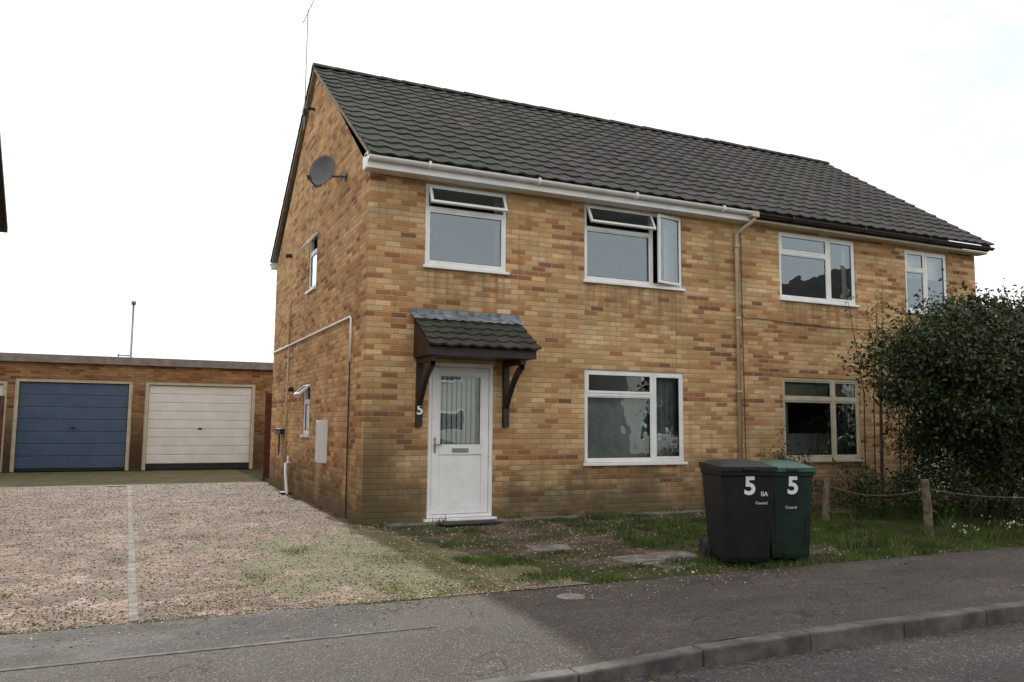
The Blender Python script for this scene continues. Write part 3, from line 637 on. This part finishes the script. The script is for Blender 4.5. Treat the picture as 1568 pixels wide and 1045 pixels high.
# ------------------------------------------------------------------ wheelie bins
def bin_(name,loc_,rz,w,d,h,bm,lm,ns):
    e=empty(name,loc_,rz); b=MB(); k=.82; z0=.05; zt=h-.10
    def ring(f,fd,z,yo=0): return [(-w/2*f,-d/2*fd+yo,z),(w/2*f,-d/2*fd+yo,z),(w/2*f,d/2*fd+yo,z),(-w/2*f,d/2*fd+yo,z)]
    rs=[ring(k-.02,k-.10,z0,.0),ring(k,k-.06,z0+.05,.0),ring(.95,.95,zt-.08),ring(.96,.96,zt-.06),ring(1.0,1.0,zt-.055),ring(1.0,1.0,zt)]
    for i,r in enumerate(rs):
        b.v+=r
        if i:
            a=(i-1)*4;c=i*4
            for j in range(4): b.f.append((a+j,a+(j+1)%4,c+(j+1)%4,c+j))
    b.f.append((3,2,1,0)); b.f.append(tuple(len(b.v)-4+j for j in range(4)))
    b.obj('body',bm,e,bevel=.018)
    zb=z0+.05; ztp=zt-.08
    fy=lambda z:-d/2*((k-.06)+(.95-(k-.06))*(z-zb)/(ztp-zb))
    fx=lambda z:w/2*(k+(.95-k)*(z-zb)/(ztp-zb))
    tilt=math.atan2(fy(zb)-fy(ztp),ztp-zb)
    r=MB()
    for s in (-.80,.74):
        n=len(r.v); za,zc_=.2,ztp-.03
        for yo in (-.005,.02):
            r.v+=[(s*fx(za),fy(za)+yo,za),(s*fx(za)+.018,fy(za)+yo,za),(s*fx(zc_)+.018,fy(zc_)+yo,zc_),(s*fx(zc_),fy(zc_)+yo,zc_)]
        r.f+=[tuple(n+i for i in q) for q in ((0,1,2,3),(7,6,5,4),(0,4,5,1),(1,5,6,2),(2,6,7,3),(3,7,4,0))]
    r.obj('ribs',bm,e,bevel=.003)
    l=MB(); zz=zt+.004; f=1.04
    nx,ny=8,8; n=len(l.v)
    for i in range(ny+1):
        for j in range(nx+1):
            u=j/nx*2-1; v=i/ny*2-1; dome=(1-abs(u)**4)*(1-abs(v)**4)
            l.v.append((u*w/2*f,v*d/2*f-.01,zz+.03+.05*dome+.01*(v+1)))
    for i in range(ny):
        for j in range(nx): a=n+i*(nx+1)+j; l.f.append((a,a+1,a+nx+2,a+nx+1))
    per=[n+j for j in range(nx+1)]+[n+(i)*(nx+1)+nx for i in range(1,ny+1)]+[n+ny*(nx+1)+j for j in range(nx-1,-1,-1)]+[n+i*(nx+1) for i in range(ny-1,0,-1)]
    m0=len(l.v)
    for q in per: x_,y_,z_=l.v[q]; l.v.append((x_*1.005,y_*1.005,zz-.012))
    for i in range(len(per)): l.f.append((per[i],m0+i,m0+(i+1)%len(per),per[(i+1)%len(per)]))
    l.obj('lid',lm,e,smooth=False)
    r=MB(); r.tube([(-w/2*.9,d/2+.055,zt-.01),(w/2*.9,d/2+.055,zt-.01)],.016,10)
    for xx in (-w*.42,0,w*.42): r.box((xx-.02,d/2-.02,zt-.05),(xx+.02,d/2+.07,zt+.02))
    r.box((-w*.12,-d/2*1.04-.04,zt+.0),(w*.12,-d/2*1.04,zt+.022))
    r.obj('handle',bm,e,bevel=.004)
    r=MB()
    for sx in (-1,1):
        xx=sx*(w/2*.90); r.tube([(xx-.03*sx,d/2*.92,.11),(xx+.03*sx,d/2*.92,.11)],.11,24)
    r.tube([(-w/2*.85,d/2*.92,.11),(w/2*.85,d/2*.92,.11)],.012,8); r.obj('wheels',M['rubber'],e,bevel=.01)
    def put(ch,x,z,s,nm,off=.025): text(ch,nm,M['white'],e,(x,fy(z)-.006,z),(math.pi/2+tilt,0,0),s,.001,off)
    put('5',.02,h*.755,ns,'number',.03)
    return put
put=bin_('black_wheelie_bin',(2.80,-4.56,0.),math.radians(-20.4),.57,.68,1.08,M['binb'],M['binb'],.25)
put('IIA',.17,.74,.065,'small_lettering',.01); put('Council',.14,.65,.040,'label',0)
put=bin_('green_wheelie_bin',(3.40,-4.56,0.),math.radians(-20),.50,.55,1.06,M['bing'],M['bingl'],.25)
put('Council',.0,.58,.04,'label',0)
put('5',.02,.965,.045,'number_small',0)

PF=empty('post_and_chain_fence')
for i,(x,y,h,t_) in enumerate(((6.55,-2.11,.66,.05),(6.59,-3.84,.74,-.04),(9.6,-4.45,.70,.02),(12.4,-4.5,.7,-.02))):
    b=MB(); b.tube([(x,y,-.05),(x+t_*.3,y,h*.5),(x+t_,y,h)],[.058,.055,.05],10); b.obj('post_%d'%(i+1),M['post'],PF)
b=MB()
for p0,p1 in (((6.58,-2.11,.56),(6.57,-3.84,.62)),((6.57,-3.84,.62),(9.6,-4.45,.60)),((9.6,-4.45,.6),(12.4,-4.5,.6))):
    n=14; q=[]
    for i in range(n+1):
        s=i/n; q.append((p0[0]+(p1[0]-p0[0])*s,p0[1]+(p1[1]-p0[1])*s,p0[2]+(p1[2]-p0[2])*s-.9*s*(1-s)*.55))
    b.tube(q,.007,6)
b.obj('chain',M['post'],PF)

# ------------------------------------------------------------------ vegetation
def leaves(C,size,asp=.5,up=0.):
    n=len(C); d=rng.normal(size=(n,3)); d[:,2]+=up; d/=np.linalg.norm(d,axis=1)[:,None]
    e=rng.normal(size=(n,3)); e-=d*(e*d).sum(1)[:,None]; e/=np.linalg.norm(e,axis=1)[:,None]; nn=np.cross(d,e)
    s=size*rng.uniform(.6,1.3,(n,1)); C=np.asarray(C)
    v=np.stack([C-d*s*.5,C+e*s*asp*.5+nn*s*.08,C+d*s*.5,C-e*s*asp*.5+nn*s*.08],1).reshape(-1,3)
    f=np.arange(4*n).reshape(-1,4); return v,f
def bush(name,c,rad,nclump,per,leafs,mat,trunks,seed,cr=.26,rmin=.45,zmin=.25):
    e=empty(name); random.seed(seed); cl=[]
    while len(cl)<nclump:
        d=Vector((random.gauss(0,1),random.gauss(0,1),random.gauss(0,1))).normalized(); r=random.uniform(rmin,1.)**.6
        r*=1+.22*mnoise.noise(d*1.8+Vector((seed,0,0)))+.08*mnoise.noise(d*5)
        p=Vector((c[0]+d.x*rad[0]*r,c[1]+d.y*rad[1]*r,c[2]+d.z*rad[2]*r))
        if p.z<zmin: continue
        cl.append(p)
    pts=[]
    for p in cl:
        m=int(per*random.uniform(.5,1.5)); g=rng.normal(size=(m,3))*cr*random.uniform(.55,1.1)*np.array([1,1,.75]); pts.append(g+np.array(p))
    for p in cl[::3]:
        d=(p-Vector(c)).normalized()+Vector((0,0,.5)); L_=random.uniform(.1,.35)
        k=np.linspace(0,1,14)[:,None]; pts.append(np.array(p)+k*np.array(d)*(cr+L_)+rng.normal(size=(14,3))*.03)
    C=np.concatenate(pts); C=C[C[:,2]>.03]
    v,f=leaves(C,leafs,.5); rawmesh('foliage',v,f,mat,e)
    b=MB()
    for i,t_ in enumerate(trunks):
        b.tube([t_[0],t_[1],t_[2]],[t_[3],t_[3]*.8,t_[3]*.55],8)
    for i,p in enumerate(cl):
        if i%3: continue
        t_=trunks[i%len(trunks)]; s=Vector(t_[1]).lerp(Vector(t_[2]),random.random()); mid=s.lerp(p,.5)+Vector((random.uniform(-.15,.15),random.uniform(-.15,.15),-.12))
        b.tube([s,mid,p],[.022,.013,.005],5,False)
    b.obj('branches',M['bark'],e,smooth=True); return e
bush('evergreen_bush',(9.55,-3.1,2.15),(2.35,1.6,1.36),380,220,.078,M['leafb'],
     [((9.1,-3.0,-.05),(9.0,-3.05,.7),(8.6,-3.2,1.7),.08),((9.2,-2.9,-.05),(9.4,-2.9,.8),(9.8,-2.8,1.9),.09),((9.15,-3.1,-.05),(9.0,-3.4,.6),(8.3,-3.7,1.4),.05),((9.3,-3.05,-.05),(9.6,-3.4,.8),(10.1,-3.6,1.8),.06)],3,.24,.3)
bush('garden_shrub',(6.35,-1.5,.55),(.42,.4,.5),26,60,.05,M['leafb'],[((6.35,-1.5,0),(6.35,-1.5,.3),(6.3,-1.5,.8),.015)],5,.12)
bush('garden_shrub',(7.9,-2.0,.35),(.9,.5,.4),30,60,.06,M['leafb'],[((7.9,-2,0),(7.9,-2,.2),(7.8,-2,.5),.015)],8,.13)
bush('garden_shrub',(8.3,-3.2,.45),(1.0,.6,.45),40,60,.06,M['leafb'],[((8.3,-3.2,0),(8.3,-3.2,.2),(8.2,-3.2,.5),.015)],18,.15)
bush('garden_shrub',(10.3,-1.6,.7),(1.5,.6,.75),60,90,.07,M['leafb'],[((10.3,-1.6,0),(10.3,-1.6,.3),(10.2,-1.6,.8),.02)],9,.18)
bush('garden_shrub',(12.2,-3.4,1.2),(1.8,1.2,1.2),80,110,.08,M['leafb'],[((12.2,-3.4,0),(12.2,-3.4,.5),(12.1,-3.4,1.2),.04)],12,.22)
e=empty('climbing_shrub'); b=MB(); pts=[]
for i in range(9):
    x=8.9+random.uniform(-.5,.7); y=-1.3+random.uniform(-.2,.2); tp=Vector((x+random.uniform(-.3,.3),y,random.uniform(3.2,4.0)))
    b.tube([(x,y,0),(x+.05,y,2.),tp],[.014,.010,.003],5)
    k=rng.uniform(.55,1,(45,1)); pts.append(np.array([x+.05,y,2.])*(1-k)+np.array(tp)*k+rng.normal(size=(45,3))*.07)
v,f=leaves(np.concatenate(pts),.06,.45); rawmesh('foliage',v,f,M['leafy'],e); b.obj('stems',M['bark'],e)

def blades(name,P_,hmin,hmax,mat,wd=.006,lean=.5):
    n=len(P_); P_=np.asarray(P_); a=rng.uniform(0,2*np.pi,n); h=rng.uniform(hmin,hmax,n)*P_[:,2]
    dx=np.cos(a)*wd; dy=np.sin(a)*wd; la=rng.uniform(0,2*np.pi,n); ll=h*rng.uniform(0,lean,n)
    z=np.zeros(n); b0=np.stack([P_[:,0]-dx,P_[:,1]-dy,z],1); b1=np.stack([P_[:,0]+dx,P_[:,1]+dy,z],1)
    tp=np.stack([P_[:,0]+np.cos(la)*ll,P_[:,1]+np.sin(la)*ll,h],1)
    rawmesh(name,np.stack([b0,b1,tp],1).reshape(-1,3),np.arange(3*n).reshape(-1,3),mat)
G_=[]
def dens(x,y):
    n1=mnoise.noise(Vector((x*.9,y*1.3,0)))+.5*mnoise.noise(Vector((x*3,y*3,7)))
    base=.38 if x>3.4 else (.12 if x>2.6 else -.25)
    if y<-4.3: base=max(base,.3)
    if x<.9: base=.05
    if y>-1.0 and x<6: base=-.5 if x<2.6 else -.05
    return n1+base
for _ in range(160000):
    x=rng.uniform(0.1,13.5); y=rng.uniform(-4.93,-.05)
    dd=dens(x,y)
    if dd>.0 and rng.random()<min(1,dd*2.2): G_.append((x,y,min(1.15,.4+dd)))
blades('grass',G_,.03,.085,M['grass'],.0055,.9)
G2=[]
for _ in range(70000):
    x=rng.uniform(-4.5,.3); y=rng.uniform(-4.9,2.5)
    dd=mnoise.noise(Vector((x*1.2,y*1.0,4)))+.5*mnoise.noise(Vector((x*5,y*5,9)))-.13-.10*abs(x+.7)+(.1 if y<-2 else -.08)
    if dd>0 and rng.random()<dd*2.5: G2.append((x,y,.4+dd))
for _ in range(3000):
    y=rng.uniform(-.2,8.); G2.append((-.02-abs(rng.normal())*.06,y,.6 if mnoise.noise(Vector((y,2,2)))>0 else .2))
for _ in range(5000):
    x=rng.uniform(-6,3); G2.append((x,-4.93+rng.normal()*.025,.5)) if mnoise.noise(Vector((x*1.3,8,2)))>.05 else None
for _ in range(2500):
    x=rng.uniform(-6,7); G2.append((x,-6.93+rng.normal()*.010,.35)) if mnoise.noise(Vector((x*1.1,18,2)))>.2 and x>.9 else None
blades('grass',G2,.012,.045,M['grass'],.004,.9)
W2=[]
for _ in range(60):
    cx,cy=rng.uniform(2.6,11),rng.uniform(-4.6,-1.2)
    for _ in range(int(rng.uniform(10,30))): W2.append((cx+rng.normal()*.06,cy+rng.normal()*.06,1.))
for _ in range(14):
    cx,cy=rng.uniform(.3,6.),-.12
    for _ in range(int(rng.uniform(5,16))): W2.append((cx+rng.normal()*.06,cy+rng.normal()*.03,.5))
blades('garden_bulbs',W2,.10,.26,M['grass'],.010,.7)
fl=[]
for _ in range(9):
    cx,cy=rng.uniform(6.,9),rng.uniform(-4.6,-3.6)
    for _ in range(8): fl.append((cx+rng.normal()*.06,cy+rng.normal()*.06,rng.uniform(.08,.2)))
v,f=leaves(np.array(fl),.035,.8); rawmesh('white_flowers',v,f,M['flower'])
oc=np.array([(1,0,0),(-1,0,0),(0,1,0),(0,-1,0),(0,0,1),(0,0,-1)],float); of=np.array([(0,2,4),(2,1,4),(1,3,4),(3,0,4),(2,0,5),(1,2,5),(3,1,5),(0,3,5)])
def stones(name,X,s0,s1,mat):
    n=len(X); X=np.asarray(X); s=rng.uniform(s0,s1,(n,1,1)); j=rng.uniform(.6,1.3,(n,6,3)); a=rng.uniform(0,6.28,n)
    R=np.zeros((n,3,3)); R[:,0,0]=np.cos(a);R[:,0,1]=-np.sin(a);R[:,1,0]=np.sin(a);R[:,1,1]=np.cos(a);R[:,2,2]=.65
    v=np.einsum('nij,nkj->nki',R,oc[None]*j)*s+X[:,None,:]
    f=(of[None]+6*np.arange(n)[:,None,None]).reshape(-1,3); rawmesh(name,v.reshape(-1,3),f,mat)
Xs=np.stack([rng.uniform(-6.2,.3,22000),-4.95+14*rng.random(22000)**1.6,np.full(22000,.008)],1)
Xs=Xs[~((Xs[:,0]>-2.98)&(Xs[:,0]<-2.87)&(rng.random(len(Xs))<.7))]
stones('loose_gravel',Xs,.005,.013,M['stone'])
Xs=np.stack([rng.uniform(-5,3,900),-4.95-np.abs(rng.normal(size=900))*.35,np.full(900,.006)],1); stones('scattered_pebbles',Xs,.004,.011,M['stone'])
Xs=np.stack([rng.uniform(.1,6,3500),rng.uniform(-4.9,-.3,3500),np.full(3500,.006)],1); stones('garden_pebbles',Xs,.005,.016,M['stone'])
dl=np.stack([rng.uniform(-3,9,800),rng.uniform(-6.0,-.2,800),np.full(800,.014)],1); v,f=leaves(dl,.04,.6); v[:,2]=np.abs(v[:,2]*.4)+.008; rawmesh('fallen_leaves',v,f,M['leafd'])
gl_=np.stack([rng.uniform(-2,9,600),-7.09-np.abs(rng.normal(size=600))*.10,np.full(600,-.105)],1); v,f=leaves(gl_,.035,.6); v[:,2]=-.112+.35*np.abs(v[:,2]+.105); rawmesh('gutter_litter',v,f,M['leafd'])

# ------------------------------------------------------------------ light
EL,AZ=31.,.9
el,az=math.radians(EL),math.radians(AZ)
sd=Vector((math.sin(az)*math.cos(el),math.cos(az)*math.cos(el),math.sin(el)))
li=bpy.data.lights.new('sun','SUN'); li.energy=3.9; li.angle=math.radians(.8); li.color=(1,.95,.88)
lo=bpy.data.objects.new('sun',li); COL.objects.link(lo); lo.rotation_mode='QUATERNION'; lo.rotation_quaternion=sd.to_track_quat('Z','Y')
w=bpy.data.worlds.new('World'); S.world=w; w.use_nodes=True; w.node_tree.nodes.clear(); t=NT(w.node_tree)
o=t.n('ShaderNodeOutputWorld'); bg=t.n('ShaderNodeBackground'); t.l(bg.outputs[0],o.inputs[0]); bg.inputs[1].default_value=.10
sk=t.n('ShaderNodeTexSky'); sk.sky_type='NISHITA'; sk.sun_disc=False; sk.sun_elevation=el; sk.sun_rotation=az; sk.air_density=1.2; sk.dust_density=2.5
tc=t.n('ShaderNodeTexCoord').outputs['Generated']
cl=t.noise(t.scale(tc,(1,1,2.4)),3.2,4,.55)
D=Vector((math.sin(math.radians(56))*math.cos(math.radians(24)),math.cos(math.radians(56))*math.cos(math.radians(24)),math.sin(math.radians(24))))
dp=t.n('ShaderNodeVectorMath',operation='DOT_PRODUCT'); t.l(tc,dp.inputs[0]); dp.inputs[1].default_value=D
hole=t.mr(dp.outputs['Value'],.955,1.,0,.32)
cov=t.mr(t.m('SUBTRACT',t.m('ADD',cl,.26),hole),.30,.64,.45,1)
cc=t.mix(t.noise(tc,3.,4),(11.8,12.0,12.3),(14.5,14.4,14.2))
skb=t.mix(1.,sk.outputs[0],(1.9,1.95,2.0),'MULTIPLY')
t.l(t.mix(cov,skb,cc),bg.inputs[0])

yaw,pitch,roll=[math.radians(a) for a in (25.0,5.824,.463)]
fw=Vector((math.sin(yaw)*math.cos(pitch),math.cos(yaw)*math.cos(pitch),math.sin(pitch))); r0=Vector((math.cos(yaw),-math.sin(yaw),0)); u0=r0.cross(fw)
r=r0*math.cos(roll)+u0*math.sin(roll); u=-r0*math.sin(roll)+u0*math.cos(roll)
cam=bpy.data.cameras.new('camera'); cam.lens=1255.7/1568*36; cam.sensor_width=36; cam.sensor_fit='HORIZONTAL'; cam.clip_end=2000; cam.clip_start=.05
co=bpy.data.objects.new('camera',cam); COL.objects.link(co)
Mx=Matrix((r,u,-fw)).transposed().to_4x4(); Mx.translation=Vector((-3.04,-11.463,1.42)); co.matrix_world=Mx; S.camera=co
S.view_settings.view_transform='Standard'; S.view_settings.look='None'; S.view_settings.exposure=0
